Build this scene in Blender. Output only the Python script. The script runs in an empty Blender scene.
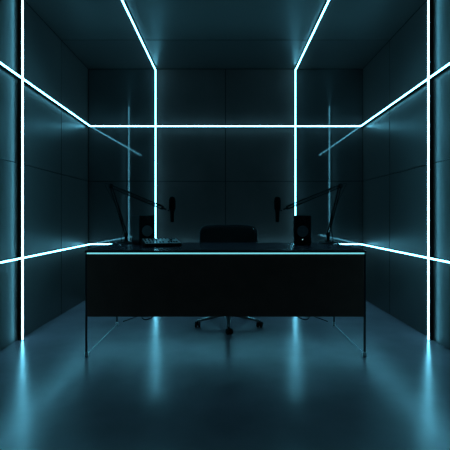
import bpy, bmesh, math, random
from mathutils import Vector, Matrix, Euler
random.seed(4)
PI = math.pi
S = bpy.context.scene
COL = S.collection

# ------------------------------------------------------------------ camera, world, exposure
cam = bpy.data.cameras.new('camera')
cam.sensor_width = 36.0
cam.lens = 400.0 / 450.0 * 36.0
cam.shift_x = -0.5 / 450.0
cam.shift_y = -8.5 / 450.0
cam.clip_start = 0.05
camo = bpy.data.objects.new('camera', cam)
camo.location = (0, 0, 1.0)
camo.rotation_euler = (PI / 2, 0, 0)
COL.objects.link(camo)
S.camera = camo

w = bpy.data.worlds.new('world')
S.world = w
w.use_nodes = True
bg = w.node_tree.nodes['Background']
bg.inputs[0].default_value = (0.02, 0.05, 0.07, 1)
bg.inputs[1].default_value = 0.0

S.view_settings.view_transform = 'Standard'
S.view_settings.look = 'None'
S.view_settings.gamma = 1.0
S.view_settings.use_curve_mapping = False
S.view_settings.exposure = 0.0

LED_COL = (0.165, 0.71, 1.0)     # glow of the wall bars
LED_STR = 12.5
DESK_COL = (0.20, 0.74, 0.84)
DESK_STR = 1.0

# room measures (metres; y runs away from the camera)
W = 1.674        # half width
B = 4.878        # back wall
H = 2.80         # ceiling
F = -0.9         # wall behind the camera
SO = 0.037       # bars stand this far off the walls
BW = 0.012       # bar width

# ------------------------------------------------------------------ materials
def nodes_of(name):
    m = bpy.data.materials.new(name)
    m.use_nodes = True
    nt = m.node_tree
    return m, nt, nt.nodes['Principled BSDF']

def mat(name, col, rough=0.5, metal=0.0, spec=0.5, noise=None, bump=None, rough_var=None, ior=1.5):
    """noise=(scale, amount) colour variation, bump=(scale, strength), rough_var=(scale, amount)"""
    m, nt, p = nodes_of(name)
    p.inputs['Base Color'].default_value = (*col, 1)
    p.inputs['Roughness'].default_value = rough
    p.inputs['Metallic'].default_value = metal
    p.inputs['Specular IOR Level'].default_value = spec
    p.inputs['IOR'].default_value = ior
    tc = nt.nodes.new('ShaderNodeTexCoord')
    if noise:
        n = nt.nodes.new('ShaderNodeTexNoise'); n.inputs['Scale'].default_value = noise[0]
        n.inputs['Detail'].default_value = 6
        nt.links.new(tc.outputs['Object'], n.inputs['Vector'])
        r = nt.nodes.new('ShaderNodeValToRGB')
        a = noise[1]
        r.color_ramp.elements[0].position = 0.3
        r.color_ramp.elements[1].position = 0.7
        r.color_ramp.elements[0].color = (*[c * (1 - a) for c in col], 1)
        r.color_ramp.elements[1].color = (*[min(1, c * (1 + a)) for c in col], 1)
        nt.links.new(n.outputs['Fac'], r.inputs['Fac'])
        nt.links.new(r.outputs['Color'], p.inputs['Base Color'])
    if rough_var:
        n = nt.nodes.new('ShaderNodeTexNoise'); n.inputs['Scale'].default_value = rough_var[0]
        n.inputs['Detail'].default_value = 8
        nt.links.new(tc.outputs['Object'], n.inputs['Vector'])
        mr = nt.nodes.new('ShaderNodeMapRange')
        mr.inputs['From Min'].default_value = 0.3
        mr.inputs['From Max'].default_value = 0.7
        mr.inputs['To Min'].default_value = rough - rough_var[1]
        mr.inputs['To Max'].default_value = rough + rough_var[1]
        nt.links.new(n.outputs['Fac'], mr.inputs['Value'])
        nt.links.new(mr.outputs['Result'], p.inputs['Roughness'])
    if bump:
        n = nt.nodes.new('ShaderNodeTexNoise'); n.inputs['Scale'].default_value = bump[0]
        n.inputs['Detail'].default_value = 5
        nt.links.new(tc.outputs['Object'], n.inputs['Vector'])
        b = nt.nodes.new('ShaderNodeBump'); b.inputs['Strength'].default_value = bump[1]
        b.inputs['Distance'].default_value = 0.01
        nt.links.new(n.outputs['Fac'], b.inputs['Height'])
        nt.links.new(b.outputs['Normal'], p.inputs['Normal'])
    return m

def emit(name, col, strength):
    m, nt, p = nodes_of(name)
    p.inputs['Base Color'].default_value = (0.5, 0.6, 0.65, 1)
    p.inputs['Emission Color'].default_value = (*col, 1)
    p.inputs['Emission Strength'].default_value = strength
    return m

M = {}
M['floor'] = mat('polished_concrete', (0.32, 0.25, 0.29), 0.24, spec=0.85, noise=(2.2, 0.15), rough_var=(1.8, 0.025), bump=(3, 0.02), ior=1.9)
M['wall'] = mat('wall_panel', (0.066, 0.050, 0.047), 0.34, spec=0.42, noise=(2.0, 0.12))
M['wall_gloss'] = mat('lacquered_wall_panel', (0.060, 0.050, 0.050), 0.045, spec=0.5, noise=(2.0, 0.15))
M['wall_matt'] = mat('matt_wall_panel', (0.10, 0.066, 0.062), 0.55, spec=0.15, noise=(2.0, 0.15))
M['ceiling'] = mat('ceiling_panel', (0.052, 0.040, 0.038), 0.36, spec=0.45, noise=(1.5, 0.15))
M['gap'] = mat('panel_gap', (0.004, 0.005, 0.005), 0.9, spec=0.1)
M['bar_black'] = mat('black_anodised', (0.004, 0.004, 0.005), 0.6, spec=0.15)
M['led'] = emit('led_diffuser', LED_COL, LED_STR)
M['desk_led'] = emit('desk_led', DESK_COL, DESK_STR)
M['desk_top'] = mat('desk_top_lacquer', (0.075, 0.055, 0.075), 0.24, spec=0.6, ior=1.6)
M['desk_front'] = mat('desk_front_black', (0.42, 0.20, 0.15), 0.6, spec=0.2, noise=(9, 0.1))
M['desk_steel'] = mat('dark_steel', (0.10, 0.10, 0.11), 0.3, metal=0.7)
M['chrome'] = mat('chrome', (0.75, 0.77, 0.8), 0.28, metal=1.0)
M['pale_foot'] = mat('pale_metal', (0.85, 0.87, 0.88), 0.35, metal=0.3)
M['black_plastic'] = mat('black_plastic', (0.012, 0.012, 0.014), 0.42, spec=0.4, noise=(60, 0.2))
M['black_rubber'] = mat('black_rubber', (0.010, 0.010, 0.010), 0.7, spec=0.2)
M['arm_black'] = mat('black_powder_coat', (0.005, 0.005, 0.006), 0.5, spec=0.15)
M['foam'] = mat('foam', (0.008, 0.008, 0.009), 0.95, spec=0.05, bump=(240, 0.6))
M['cone'] = mat('speaker_cone', (0.24, 0.25, 0.26), 0.4, spec=0.5)
M['cabinet'] = mat('speaker_vinyl', (0.012, 0.013, 0.015), 0.6, spec=0.25, bump=(180, 0.15))
M['plate'] = mat('brushed_faceplate', (0.90, 0.92, 0.94), 0.30, spec=1.0, ior=1.7, noise=(30, 0.1))
M['white_print'] = mat('white_print', (0.6, 0.62, 0.65), 0.5)
M['mesh_fabric'] = mat('woven_mesh_fabric', (0.035, 0.032, 0.032), 0.85, spec=0.1, bump=(300, 0.4))
M['power_led'] = emit('power_led', (0.5, 0.9, 1.0), 1.2)

# ------------------------------------------------------------------ mesh helpers
def new():
    return bmesh.new()

def add_box(bm, lo, hi, bev=0.0, seg=1, mi=0, mtx=None):
    lo = Vector(lo); hi = Vector(hi)
    c = (lo + hi) / 2; s = hi - lo
    t = bmesh.new()
    bmesh.ops.create_cube(t, size=1.0)
    for v in t.verts:
        v.co = Vector((v.co.x * s.x, v.co.y * s.y, v.co.z * s.z)) + c
    if bev > 0:
        bmesh.ops.bevel(t, geom=list(t.edges), offset=min(bev, 0.49 * min(s)), segments=seg, affect='EDGES', profile=0.5)
    merge(bm, t, mi, mtx)

def merge(bm, t, mi=0, mtx=None):
    if mtx is not None:
        bmesh.ops.transform(t, matrix=mtx, verts=t.verts)
    vm = {}
    for v in t.verts:
        vm[v] = bm.verts.new(v.co)
    for f in t.faces:
        try:
            nf = bm.faces.new([vm[v] for v in f.verts]); nf.material_index = mi; nf.smooth = f.smooth
        except ValueError:
            pass
    t.free()

def lathe(bm, prof, n=32, mtx=None, mi=0, smooth=True):
    """prof: list of (radius, height) about local z"""
    t = bmesh.new()
    rings = []
    for r, z in prof:
        if r < 1e-6:
            rings.append([t.verts.new((0, 0, z))])
        else:
            rings.append([t.verts.new((r * math.cos(2 * PI * i / n), r * math.sin(2 * PI * i / n), z)) for i in range(n)])
    for a, b in zip(rings, rings[1:]):
        for i in range(n):
            j = (i + 1) % n
            if len(a) == 1 and len(b) == 1: continue
            if len(a) == 1: f = t.faces.new((a[0], b[j], b[i]))
            elif len(b) == 1: f = t.faces.new((a[i], a[j], b[0]))
            else: f = t.faces.new((a[i], a[j], b[j], b[i]))
            f.smooth = smooth
    bmesh.ops.recalc_face_normals(t, faces=t.faces)
    merge(bm, t, mi, mtx)

def tube(bm, pts, r, n=10, mi=0, flat=None):
    """round (or flat=(rx, ry) elliptical) tube through points"""
    t = bmesh.new()
    pts = [Vector(p) for p in pts]
    rings = []
    up = Vector((0, 0, 1))
    for k, p in enumerate(pts):
        d = (pts[min(k + 1, len(pts) - 1)] - pts[max(k - 1, 0)]).normalized()
        a = d.cross(up)
        if a.length < 1e-3: a = d.cross(Vector((0, 1, 0)))
        a.normalize(); b = d.cross(a).normalized()
        rr = r[k] if isinstance(r, (list, tuple)) else r
        rings.append([t.verts.new(p + a * rr * math.cos(2 * PI * i / n) + b * rr * math.sin(2 * PI * i / n)) for i in range(n)])
    for a, b in zip(rings, rings[1:]):
        for i in range(n):
            j = (i + 1) % n
            f = t.faces.new((a[i], a[j], b[j], b[i])); f.smooth = True
    t.faces.new(rings[0][::-1]); t.faces.new(rings[-1])
    bmesh.ops.recalc_face_normals(t, faces=t.faces)
    merge(bm, t, mi)

def curve_pts(ctrl, n=8):
    """Catmull-Rom through control points"""
    c = [Vector(p) for p in ctrl]
    c = [2 * c[0] - c[1]] + c + [2 * c[-1] - c[-2]]
    out = []
    for i in range(1, len(c) - 2):
        for k in range(n):
            t = k / n
            out.append(0.5 * ((2 * c[i]) + (-c[i-1] + c[i+1]) * t + (2*c[i-1] - 5*c[i] + 4*c[i+1] - c[i+2]) * t*t + (-c[i-1] + 3*c[i] - 3*c[i+1] + c[i+2]) * t**3))
    out.append(c[-2])
    return out

def obj(name, bm, m, parent=None, loc=None, rot=None):
    me = bpy.data.meshes.new(name)
    bm.to_mesh(me); bm.free()
    for x in (m if isinstance(m, (list, tuple)) else [m]):
        me.materials.append(x)
    o = bpy.data.objects.new(name, me)
    COL.objects.link(o)
    if parent: o.parent = parent
    if loc: o.location = loc
    if rot: o.rotation_euler = rot
    return o

def tag(o, label, cat, group=None):
    o['label'] = label; o['category'] = cat
    if group: o['group'] = group
    return o

def thing(name, label, cat, loc=(0, 0, 0), rz=0, group=None):
    o = bpy.data.objects.new(name, None)
    o.empty_display_size = 0.05
    COL.objects.link(o)
    o.location = loc; o.rotation_euler = (0, 0, rz)
    return tag(o, label, cat, group)

def struct(name, bm, m):
    o = obj(name, bm, m)
    o['kind'] = 'structure'
    return o

def copy_tree(o, parent=None):
    c = o.copy(); COL.objects.link(c)
    if parent: c.parent = parent
    for ch in list(o.children):
        copy_tree(ch, c)
    return c

def T(x, y, z): return Matrix.Translation((x, y, z))
def R(a, ax): return Matrix.Rotation(a, 4, ax)

# ------------------------------------------------------------------ room shell
G = 0.0035       # half of a panel gap
def spans(edges):
    return [(a + G, b - G) for a, b in zip(edges, edges[1:])]

# side walls: panels 2 rows high, butt along the depth
yed = [B, 4.08, 3.226, 2.38, 1.53, 0.68, -0.17, F]
yed = sorted(yed)
zed = [0.0, 1.43, H]
for side, sgn in (('left', -1), ('right', 1)):
    bm = new()
    x0, x1 = (W + 0.012, W + 0.12)
    add_box(bm, (min(sgn*x0, sgn*x1), F - 0.12, 0.0), (max(sgn*x0, sgn*x1), B + 0.12, H), mi=1)
    for a, b in spans(yed):
        for c, d in spans(zed):
            add_box(bm, (min(sgn*W, sgn*(W+0.014)), a, c), (max(sgn*W, sgn*(W+0.014)), b, d), bev=0.0015, mi=0)
    struct('wall_' + side, bm, [M['wall'], M['gap']])

# back wall: four columns of panels, the outer ones lacquered
bm = new()
add_box(bm, (-W - 0.012, B + 0.014, 0), (W + 0.012, B + 0.12, H), mi=2)
xed = [-W, -0.846, 0.0, 0.846, W]
for k, (a, b) in enumerate(spans(xed)):
    outer = k in (0, 3)
    cx = (a + b) / 2
    for c, d in spans(zed):
        mtx = T(cx, B + 0.008, 0) @ R(-0.017 if outer else 0, 'Z') @ T(-cx, -B - 0.008, 0)
        add_box(bm, (a, B, c), (b, B + 0.016, d), bev=0.0015, mi=(0 if outer else 1), mtx=mtx)
struct('wall_back', bm, [M['wall_gloss'], M['wall_matt'], M['gap']])

bm = new()
add_box(bm, (-W - 0.012, F - 0.12, 0), (W + 0.012, F - 0.014, H), mi=1)
for a, b in spans(xed):
    for c, d in spans(zed):
        add_box(bm, (a, F - 0.016, c), (b, F, d), bev=0.0015, mi=0)
struct('wall_front', bm, [M['wall_matt'], M['gap']])

bm = new()
add_box(bm, (-W - 0.12, F - 0.12, H + 0.012), (W + 0.12, B + 0.12, H + 0.12), mi=1)
for a, b in spans(yed):
    add_box(bm, (-W, a, H), (W, b, H + 0.014), bev=0.0015, mi=0)
struct('ceiling', bm, [M['ceiling'], M['gap']])

bm = new()
add_box(bm, (-W - 0.12, F - 0.12, -0.1), (W + 0.12, B + 0.12, 0.0))
struct('floor', bm, M['floor'])

# ------------------------------------------------------------------ LED bars
def led_bar(axis, fixed, segs, out, label, group=None, tilt=0.0):
    """axis: 0/1/2 run direction; fixed: centre of the diffuser on the other axes;
    segs: runs along the axis; out: unit vector from the wall to the bar"""
    a0, a1 = segs[0][0], segs[-1][1]
    c = [0, 0, 0]
    for i in range(3):
        c[i] = fixed[i] if i != axis else a0
    root = thing('light_bar', label, 'light bar', c, 0, group)
    o = Vector(out); hw = BW / 2
    def rng(wid, lo, hi, s):
        l = [0, 0, 0]; h = [0, 0, 0]
        for i in range(3):
            if i == axis: l[i], h[i] = s[0] - a0, s[1] - a0
            elif abs(o[i]) > 0.5:
                p, q = o[i] * lo, o[i] * hi
                l[i], h[i] = min(p, q), max(p, q)
            else: l[i], h[i] = -wid, wid
        return l, h
    b1, b2 = new(), new()
    for s in segs:
        add_box(b1, *rng(hw, -hw, hw, s), bev=0.003)
        add_box(b2, *rng(0.0065, -SO + 0.001, -hw + 0.001, s))
    obj('diffuser', b1, M['led'], root)
    obj('housing', b2, M['bar_black'], root)
    if tilt:      # the run climbs slightly towards the camera end
        root.rotation_euler = (-tilt, 0, 0)
        root.location.z += tilt * (a1 - a0)
    return root

ZU, ZL = 2.093, 0.665
YV = 3.226
YN = 2.42
XV = 0.846
hb = BW / 2 + 0.0005
XB = W - SO
YB = B - SO
ZC = H - SO + 0.006
gs = 'horizontal light bars on the side walls'
for sg, sd in ((-1, 'left'), (1, 'right')):
    for z, nm in ((ZU, 'upper'), (ZL, 'lower')):
        led_bar(1, (sg * XB, 0, z), [(YN, YV - hb), (YV + hb, YB + BW/2)], (-sg, 0, 0),
                '%s of two horizontal glowing light bars along the %s wall' % (nm, sd), gs, 0.0124 if z == ZU else 0.0)
    led_bar(2, (sg * XB, YV, 0), [(0.004, H - 0.004)], (-sg, 0, 0),
            'nearest upright glowing light bar, standing against the %s wall' % sd, 'upright light bars')
    led_bar(2, (sg * XV, YB, 0), [(0.004, ZC - hb)], (0, -1, 0),
            'upright glowing light bar on the back wall, %s one behind the desk' % sd, 'upright light bars')
    led_bar(1, (sg * XV, 0, ZC), [(YN, YB + BW/2)], (0, 0, -1),
            'glowing light bar running along the ceiling, %s of the pair' % sd, 'ceiling light bars')
for z, lb in ((ZU, 'horizontal glowing light bar across the back wall high above the chair'),
              (ZL, 'low horizontal light bar on the back wall, mostly hidden behind the desk top')):
    led_bar(0, (0, YB, z), [(-XB + hb, -XV - hb), (-XV + hb, XV - hb), (XV + hb, XB - hb)], (0, -1, 0), lb, 'back wall horizontal light bars')

# ------------------------------------------------------------------ desk
DY0, DY1 = 2.84, 3.67
DT = 0.76
desk = thing('desk', 'wide black desk with a glowing cyan line along its front edge', 'desk', (0, (DY0 + DY1) / 2, 0))
dh = (DY1 - DY0) / 2
bm = new(); add_box(bm, (-1.0, -dh, DT - 0.017), (1.0, dh, DT), bev=0.002, seg=2)
obj('tabletop', bm, M['desk_top'], desk)
bm = new(); add_box(bm, (-0.985, -dh + 0.002, DT - 0.0265), (0.987, -dh + 0.012, DT - 0.0172), bev=0.001)
obj('light_strip', bm, M['desk_led'], desk)['label'] = 'glowing cyan light strip'
bm = new(); add_box(bm, (-0.984, -dh + 0.004, 0.287), (0.984, -dh + 0.022, DT - 0.027), bev=0.0015)
add_box(bm, (-0.98, -dh + 0.022, DT - 0.05), (0.98, -dh + 0.05, DT - 0.027))
obj('front_panel', bm, M['desk_front'], desk)
bm = new(); add_box(bm, (-0.97, dh - 0.06, DT - 0.057), (0.97, dh - 0.03, DT - 0.0175), bev=0.002)
obj('rear_rail', bm, M['desk_steel'], desk)
for sg in (-1, 1):
    for y, top in ((-dh + 0.011, DT - 0.0175), (dh - 0.012, DT - 0.0175)):
        bm = new(); add_box(bm, (sg*0.992 - 0.006, y - 0.007, 0.012), (sg*0.992 + 0.006, y + 0.007, top), bev=0.001)
        lg = obj('leg', bm, M['desk_steel'], desk)
        bm = new(); lathe(bm, [(0, 0), (0.011, 0), (0.0125, 0.003), (0.0125, 0.024), (0.0100, 0.030), (0.0100, 0.036), (0, 0.036)], 20, T(sg*0.992, y, 0))
        obj('foot', bm, M['pale_foot'], lg)['label'] = 'small chrome levelling foot'
    bm = new(); add_box(bm, (sg*0.992 - 0.003, -dh + 0.018, 0.012), (sg*0.992 + 0.003, dh - 0.019, 0.018), bev=0.001)
    obj('runner', bm, M['chrome'], desk)['label'] = 'thin bright metal runner along the floor'

# ------------------------------------------------------------------ speakers
def make_speaker(label, loc, rz):
    w2, d2, h = 0.071, 0.09, 0.25
    root = thing('speaker', label, 'speaker', loc, rz, 'studio speakers on the desk')
    bm = new(); add_box(bm, (-w2, -d2, 0.006), (w2, d2, h), bev=0.006, seg=3)
    for sx in (-1, 1):
        for sy in (-1, 1):
            lathe(bm, [(0, 0), (0.01, 0), (0.01, 0.007), (0, 0.007)], 12, T(sx*0.05, sy*0.065, 0))
    cab = obj('cabinet', bm, M['cabinet'], root)
    face = lambda z: T(0, -d2, z) @ R(PI/2, 'X')     # local +z points to the front
    bm = new(); lathe(bm, [(0.056, 0), (0.0565, 0.003), (0.053, 0.005), (0.050, 0.003), (0.047, 0.0022), (0.047, 0)], 40, face(0.118))
    wf = obj('woofer', bm, M['black_rubber'], root)
    bm = new(); lathe(bm, [(0.047, 0.0022), (0.043, 0.0045), (0.038, 0.0025), (0.020, 0.0008), (0.016, 0.0010), (0.011, 0.004), (0, 0.0055)], 40, face(0.118))
    obj('cone', bm, M['cone'], wf)['label'] = 'pale grey speaker cone'
    bm = new(); lathe(bm, [(0.030, 0), (0.030, 0.002), (0.024, 0.0022), (0.014, 0.0006), (0.013, 0.001), (0.009, 0.0045), (0, 0.006)], 32, face(0.212))
    obj('tweeter', bm, M['black_plastic'], root)
    bm = new(); add_box(bm, (-0.026, -d2 - 0.0025, 0.022), (0.026, -d2 + 0.002, 0.040), bev=0.004)
    obj('bass_port', bm, M['bar_black'], root)
    bm = new(); lathe(bm, [(0, 0), (0.003, 0), (0.003, 0.002), (0, 0.0025)], 12, face(0.050))
    obj('power_light', bm, M['power_led'], root)
    return root

make_speaker('black studio speaker behind the mixer, at the left end of the desk', (-0.712, 3.47, DT), 0.56)
make_speaker('black studio speaker at the right end of the desk, beside the microphone arm base', (0.652, 3.40, DT), -0.15)

# ------------------------------------------------------------------ mixer
def make_mixer():
    root = thing('audio_mixer', 'small audio mixer with a pale control face of knobs in front of the left speaker', 'audio mixer',
                 (-0.520, 3.245, DT), 0.33)
    w2, d2, hf, hb_ = 0.145, 0.105, 0.027, 0.055
    def wedge(bm, w_, y0, y1, zb, dz0, dz1):
        vs = []
        f = lambda y: hf + (hb_ - hf) * (y + d2) / (2 * d2)
        for sx in (-1, 1):
            for y in (y0, y1):
                vs.append((bm.verts.new((sx*w_, y, zb if zb is not None else f(y) + dz0)), bm.verts.new((sx*w_, y, f(y) + dz1))))
        a, b, c, d = vs
        for q in ((a[0], b[0], b[1], a[1]), (c[0], c[1], d[1], d[0]), (a[0], a[1], c[1], c[0]), (b[0], d[0], d[1], b[1]),
                  (a[1], b[1], d[1], c[1]), (a[0], c[0], d[0], b[0])):
            bm.faces.new(q)
        bmesh.ops.recalc_face_normals(bm, faces=bm.faces)
    bm = new(); wedge(bm, w2, -d2, d2, 0.004, 0, 0)
    bmesh.ops.bevel(bm, geom=list(bm.edges), offset=0.003, segments=2, affect='EDGES')
    for sx in (-1, 1):
        for sy in (-1, 1):
            lathe(bm, [(0, 0), (0.009, 0), (0.009, 0.006), (0, 0.006)], 12, T(sx*0.12, sy*0.085, 0))
    obj('body', bm, M['black_plastic'], root)
    bm = new(); wedge(bm, w2 - 0.006, -d2 + 0.006, d2 - 0.006, None, -0.001, 0.0022)
    obj('control_face', bm, M['plate'], root)['label'] = 'pale metallic control face'
    sl = math.atan2(hb_ - hf, 2 * d2)
    f = lambda y: hf + (hb_ - hf) * (y + d2) / (2 * d2) + 0.002
    on = lambda x, y: T(x, y, f(y)) @ R(sl, 'X')
    knob0 = None
    def knob(x, y, r, h):
        bm = new()
        lathe(bm, [(0, 0), (r*1.15, 0), (r*1.1, h*0.25), (r*0.85, h*0.35), (r*0.8, h*0.95), (r*0.7, h), (0, h)], 20)
        add_box(bm, (-0.0007, 0, h), (0.0007, r*0.8, h + 0.0006), mi=1)
        o = obj('knob', bm, [M['black_plastic'], M['white_print']], root)
        o.matrix_local = on(x, y)
        return o
    k0 = knob(-0.125, 0.078, 0.0058, 0.008)
    for i in range(7):
        for j in range(3):
            if i == 0 and j == 0: continue
            if i >= 4 and j >= 1: continue
            o = k0.copy(); COL.objects.link(o); o.parent = root
            o.matrix_local = on(-0.125 + i*0.029, 0.078 - j*0.034)
    b = knob(0.080, 0.010, 0.012, 0.010)
    for i in range(6):
        bm = new(); add_box(bm, (-0.0012, -0.026, 0), (0.0012, 0.026, 0.0008), mi=1)
        add_box(bm, (-0.005, -0.006 + 0.006*(i % 3), 0), (0.005, 0.006 + 0.006*(i % 3), 0.006), bev=0.0015, mi=0)
        o = obj('fader', bm, [M['black_plastic'], M['bar_black']], root)
        o.matrix_local = on(-0.125 + i*0.026, -0.064)
    for i in range(4):
        for j in range(2):
            bm = new(); add_box(bm, (-0.007, -0.005, 0), (0.007, 0.005, 0.005), bev=0.0015)
            o = obj('button', bm, M['black_rubber'], root)
            o.matrix_local = on(0.050 + i*0.021, -0.045 - j*0.022)
    bm = new(); add_box(bm, (-0.028, -0.016, 0), (0.028, 0.016, 0.001))
    o = obj('display', bm, M['bar_black'], root); o.matrix_local = on(0.100, 0.072) @ T(0, 0, 0.0003)
    return root
make_mixer()

# ------------------------------------------------------------------ microphone arms and microphones
def link_bar(bm, a, b, r):
    tube(bm, [a, b], r, 10)

def make_arm(sg, base, elbow, tip, label):
    root = thing('microphone_stand', label, 'microphone stand', base, 0, 'jointed microphone stands on the desk')
    b0 = Vector(base)
    E = Vector(elbow) - b0; Tp = Vector(tip) - b0
    bm = new(); lathe(bm, [(0, 0), (0.078, 0), (0.080, 0.004), (0.079, 0.010), (0.060, 0.014), (0.030, 0.017), (0.020, 0.030), (0.016, 0.032), (0, 0.032)], 36)
    bs = obj('base', bm, M['arm_black'], root)
    bm = new(); lathe(bm, [(0.0802, 0.004), (0.0806, 0.006), (0.0802, 0.008)], 36)
    obj('rim', bm, M['chrome'], bs)['label'] = 'bright metal rim'
    # swivel post and its yoke
    P = Vector((0, 0, 0.075))
    bm = new(); lathe(bm, [(0, 0.028), (0.013, 0.028), (0.013, 0.055), (0.017, 0.057), (0.017, 0.066), (0.010, 0.070), (0, 0.070)], 20)
    for s in (-1, 1):
        add_box(bm, (-0.014, s*0.012 - 0.002, 0.062), (0.014, s*0.012 + 0.002, 0.094), bev=0.0015)
    lathe(bm, [(0, -0.018), (0.007, -0.018), (0.007, 0.018), (0, 0.018)], 14, T(0, 0, 0.082) @ R(PI/2, 'X'))
    obj('swivel_post', bm, M['arm_black'], root)
    P = Vector((0, 0, 0.082))
    # lower arm: two parallel bars with end plates
    d = (E - P).normalized(); nrm = d.cross(Vector((0, 1, 0))).normalized()
    bm = new()
    for s in (-1, 1):
        link_bar(bm, P + nrm*0.009*s + d*0.004, E + nrm*0.009*s - d*0.004, 0.0065)
    lo = obj('lower_arm', bm, M['arm_black'], root)
    bm = new()
    L = (E - P).length
    n_t = 60; pts = []
    for k in range(n_t * 4 + 1):
        t = k / (n_t * 4); ang = t * n_t / 2 * 2 * PI
        q = P + d * (0.05 + t * (L * 0.42))
        pts.append(q + nrm * 0.0045 * math.cos(ang) + Vector((0, 0.0045 * math.sin(ang), 0)))
    tube(bm, pts, 0.0010, 5)
    obj('spring', bm, M['arm_black'], lo)
    # elbow plates
    bm = new()
    for s in (-1, 1):
        lathe(bm, [(0, 0), (0.021, 0), (0.022, 0.001), (0.022, 0.003), (0.021, 0.004), (0, 0.004)], 24, T(E.x, E.y + s*0.011 + 0.002, E.z) @ R(PI/2, 'X'))
    lathe(bm, [(0, -0.017), (0.008, -0.017), (0.008, 0.017), (0, 0.017)], 14, T(*E) @ R(PI/2, 'X'))
    add_box(bm, (E.x - 0.010, E.y - 0.009, E.z - 0.014), (E.x + 0.010, E.y + 0.009, E.z + 0.014), bev=0.002)
    obj('elbow', bm, M['arm_black'], root)
    # upper arm
    d2_ = (Tp - E).normalized(); n2 = d2_.cross(Vector((0, 1, 0))).normalized()
    bm = new()
    for s in (-1, 1):
        link_bar(bm, E + n2*0.0125*s + d2_*0.004, Tp + n2*0.0125*s - d2_*0.004, 0.0062)
    up = obj('upper_arm', bm, M['arm_black'], root)
    bm = new()
    L2 = (Tp - E).length; pts = []
    for k in range(200):
        t = k / 199; ang = t * 50 * PI
        q = E + d2_ * (0.05 + t * L2 * 0.35)
        pts.append(q + n2 * 0.0045 * math.cos(ang) + Vector((0, 0.0045 * math.sin(ang), 0)))
    tube(bm, pts, 0.0010, 5)
    obj('spring', bm, M['arm_black'], up)
    # head joint
    bm = new()
    add_box(bm, (-0.012, -0.010, -0.016), (0.012, 0.010, 0.016), bev=0.003, seg=2, mtx=T(*Tp))
    hx = -sg
    tube(bm, [Tp, Tp + Vector((hx*0.022, 0, -0.012)), Tp + Vector((hx*0.036, 0, -0.014))], [0.008, 0.007, 0.006], 12)
    lathe(bm, [(0, -0.018), (0.009, -0.018), (0.010, -0.012), (0.006, -0.010), (0.006, 0.012), (0, 0.012)], 14, T(*Tp) @ R(PI/2, 'X'))
    obj('head_joint', bm, M['arm_black'], root)
    # cable clipped along the arm
    bm = new()
    off = Vector((0, -0.013, 0))
    ctrl = [Tp + off + Vector((hx*0.01, 0, 0.004)), Tp + off - d2_*0.08 + n2*0.0, E.lerp(Tp, 0.5) + off, E + off - d2_*0.02 + Vector((sg*0.012, 0, 0.012)),
            E + off + Vector((sg*0.03, 0, -0.03)), E.lerp(P, 0.35) + off + Vector((sg*0.012, 0, 0)), E.lerp(P, 0.8) + off, Vector((sg*0.03, -0.05, 0.030)), Vector((sg*0.02, 0.05, 0.018))]
    tube(bm, curve_pts(ctrl, 8), 0.0028, 8)
    obj('cable', bm, M['black_rubber'], root)
    return root

AY = 3.56
make_arm(1, (0.914, AY, DT), (1.020, AY, 1.272), (0.548, AY, 1.078), 'black jointed microphone arm rising from the right end of the desk')
make_arm(-1, (-0.885, AY, DT), (-1.020, AY, 1.270), (-0.560, AY, 1.078), 'black jointed microphone arm rising from the left end of the desk')

def make_mic(x, label, sg):
    root = thing('microphone', label, 'microphone', (x, AY, 0.950), 0, 'microphones on the arms')
    bm = new(); lathe(bm, [(0, 0), (0.014, 0), (0.017, 0.004), (0.019, 0.06), (0.021, 0.105), (0.021, 0.112), (0, 0.112)], 28)
    obj('body', bm, M['arm_black'], root)
    bm = new(); lathe(bm, [(0, 0.108), (0.022, 0.108), (0.028, 0.116), (0.0295, 0.140), (0.0295, 0.190), (0.026, 0.211), (0.017, 0.223), (0, 0.227)], 32)
    obj('windscreen', bm, M['foam'], root)['label'] = 'black foam windscreen'
    bm = new()
    lathe(bm, [(0.0215, 0.096), (0.0255, 0.096), (0.0255, 0.108), (0.0215, 0.108)], 28)
    add_box(bm, (0.021 if sg > 0 else -0.040, -0.006, 0.097), (0.040 if sg > 0 else -0.021, 0.006, 0.110), bev=0.002)
    obj('mount', bm, M['arm_black'], root)
    return root
make_mic(0.462, 'black microphone with foam windscreen at the tip of the right jointed stand', 1)
make_mic(-0.474, 'black microphone with foam windscreen at the tip of the left jointed stand, beyond the mixer', -1)

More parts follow.
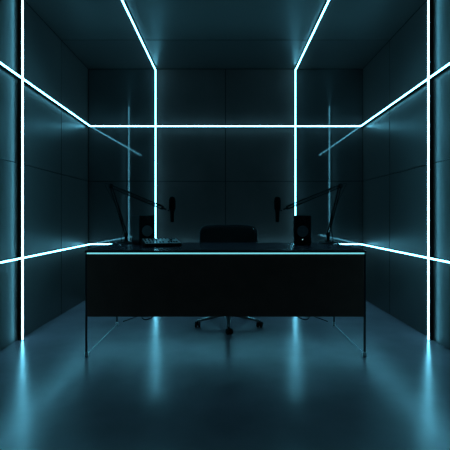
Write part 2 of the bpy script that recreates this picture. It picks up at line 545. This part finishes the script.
# ------------------------------------------------------------------ office chair
def make_chair():
    root = thing('office_chair', 'dark low-backed swivel office chair with chrome star base behind the desk', 'chair', (0.027, 3.69, 0))
    RR = 0.292
    bm = new(); lathe(bm, [(0, 0.062), (0.030, 0.062), (0.036, 0.075), (0.036, 0.105), (0.028, 0.115), (0.022, 0.150), (0, 0.150)], 24)
    obj('hub', bm, M['chrome'], root)
    bm = new(); lathe(bm, [(0, 0.14), (0.025, 0.14), (0.025, 0.27), (0.014, 0.275), (0.014, 0.39), (0, 0.39)], 24)
    obj('gas_lift', bm, M['black_plastic'], root)
    for k in range(5):
        a = -PI/2 + k * 2 * PI / 5
        u = Vector((math.cos(a), math.sin(a), 0)); v = Vector((-u.y, u.x, 0))
        bm = new()
        prev = None
        secs = []
        for t in range(7):
            f = t / 6
            c = u * (0.02 + f * (RR - 0.02)); wv = 0.020 - 0.007 * f; zt = 0.112 - 0.044 * f ** 1.2; zb = zt - 0.022 + 0.006 * f
            secs.append([bm.verts.new(c + v*wv + Vector((0, 0, zb))), bm.verts.new(c - v*wv + Vector((0, 0, zb))),
                         bm.verts.new(c - v*wv*0.8 + Vector((0, 0, zt))), bm.verts.new(c + v*wv*0.8 + Vector((0, 0, zt)))])
        for p, q in zip(secs, secs[1:]):
            for i in range(4):
                bm.faces.new((p[i], p[(i+1) % 4], q[(i+1) % 4], q[i]))
        bm.faces.new(secs[0]); bm.faces.new(secs[-1][::-1])
        bmesh.ops.recalc_face_normals(bm, faces=bm.faces)
        lg = obj('leg', bm, M['chrome'], root)
        lg['label'] = 'chrome leg of the star base'
        # caster: two wheels, axle and hood
        c = u * RR
        rot = T(c.x, c.y, 0) @ R(a + 0.5 + k, 'Z')
        bm = new()
        for s in (-1, 1):
            lathe(bm, [(0, 0.006), (0.020, 0.006), (0.0255, 0.008), (0.0265, 0.012), (0.0265, 0.020), (0.024, 0.024), (0.010, 0.024), (0, 0.022)], 28,
                  rot @ T(0.010, 0, 0.0265) @ R(s * PI/2, 'X'))
        lathe(bm, [(0, -0.022), (0.004, -0.022), (0.004, 0.022), (0, 0.022)], 12, rot @ T(0.010, 0, 0.0265) @ R(PI/2, 'X'))
        add_box(bm, (-0.012, -0.005, 0.018), (0.018, 0.005, 0.056), bev=0.003, mtx=rot)
        lathe(bm, [(0, 0.045), (0.007, 0.045), (0.007, 0.062), (0, 0.062)], 12, rot)
        obj('caster', bm, M['black_rubber'], lg)['label'] = 'black twin-wheel caster'
    # under-seat mechanism
    bm = new(); add_box(bm, (-0.09, -0.11, 0.385), (0.09, 0.12, 0.425), bev=0.012, seg=2)
    obj('tilt_mechanism', bm, M['black_plastic'], root)
    def pad(bm, wx, dy, th, nx=20, ny=14, pw=4.0, crown=0.012):
        """super-elliptic cushion in the xy plane"""
        n = 48
        rings = []
        for (sc, z) in ((0.0, -th/2), (0.80, -th/2), (0.95, -th*0.42), (1.0, -th*0.15), (1.0, th*0.15), (0.95, th*0.42), (0.80, th/2), (0.45, th/2 + crown*0.6), (0.0, th/2 + crown)):
            if sc == 0: rings.append([bm.verts.new((0, 0, z))]); continue
            ring = []
            for i in range(n):
                t = 2*PI*i/n; c, s = math.cos(t), math.sin(t)
                ring.append(bm.verts.new((wx*sc*math.copysign(abs(c)**(2/pw), c), dy*sc*math.copysign(abs(s)**(2/pw), s), z)))
            rings.append(ring)
        for a_, b_ in zip(rings, rings[1:]):
            for i in range(n):
                j = (i+1) % n
                if len(a_) == 1: f = bm.faces.new((a_[0], b_[i], b_[j]))
                elif len(b_) == 1: f = bm.faces.new((a_[i], a_[j], b_[0]))
                else: f = bm.faces.new((a_[i], a_[j], b_[j], b_[i]))
                f.smooth = True
        bmesh.ops.recalc_face_normals(bm, faces=bm.faces)
    bm = new(); pad(bm, 0.245, 0.235, 0.065)
    bmesh.ops.transform(bm, matrix=T(0, -0.01, 0.457), verts=bm.verts)
    obj('seat', bm, M['mesh_fabric'], root)
    # curved backrest
    def bend(bm):
        for v in bm.verts:
            v.co.y += -0.9 * v.co.x ** 2 * 0.9
    bm = new(); pad(bm, 0.270, 0.147, 0.040, pw=5.5, crown=0.006)
    bmesh.ops.transform(bm, matrix=R(PI/2, 'X'), verts=bm.verts)
    bend(bm)
    bmesh.ops.transform(bm, matrix=T(0, 0.255, 0.758) @ R(-0.07, 'X'), verts=bm.verts)
    back = obj('backrest', bm, M['mesh_fabric'], root)
    # frame around the backrest
    bm = new(); pts = []
    n = 56; pw = 5.5
    for i in range(n + 1):
        t = 2*PI*i/n; c, s = math.cos(t), math.sin(t)
        x = 0.277*math.copysign(abs(c)**(2/pw), c); z = 0.154*math.copysign(abs(s)**(2/pw), s)
        pts.append(T(0, 0.255, 0.758) @ R(-0.07, 'X') @ Vector((x, 0.006 - 0.81*x*x, z)))
    tube(bm, pts, 0.0065, 8)
    obj('back_frame', bm, M['desk_steel'], root)['label'] = 'thin dark metal frame'
    for s in (-1, 1):
        bm = new()
        tube(bm, curve_pts([(s*0.06, 0.08, 0.41), (s*0.07, 0.20, 0.415), (s*0.075, 0.275, 0.47), (s*0.075, 0.285, 0.60), (s*0.075, 0.288, 0.72)], 6), 0.010, 10)
        obj('back_support', bm, M['desk_steel'], root)
    return root
make_chair()

# ------------------------------------------------------------------ cables on the floor
for sg, lb in ((-1, 'thin black cable lying on the floor at the foot of the left back light bar'),
               (1, 'thin black cable lying on the floor at the foot of the right back light bar')):
    bm = new()
    c = [(sg*0.84, B - 0.07, 0.004), (sg*0.86, 4.62, 0.004), (sg*0.80, 4.30, 0.004), (sg*0.72, 4.02, 0.004), (sg*0.77, 3.86, 0.004), (sg*0.83, 3.98, 0.006),
         (sg*0.76, 4.08, 0.010), (sg*0.86, 4.02, 0.004), (sg*0.97, 3.80, 0.004)]
    tube(bm, curve_pts(c, 10), 0.004, 8)
    tag(obj('cable', bm, M['black_rubber']), lb, 'cable', 'cables on the floor')
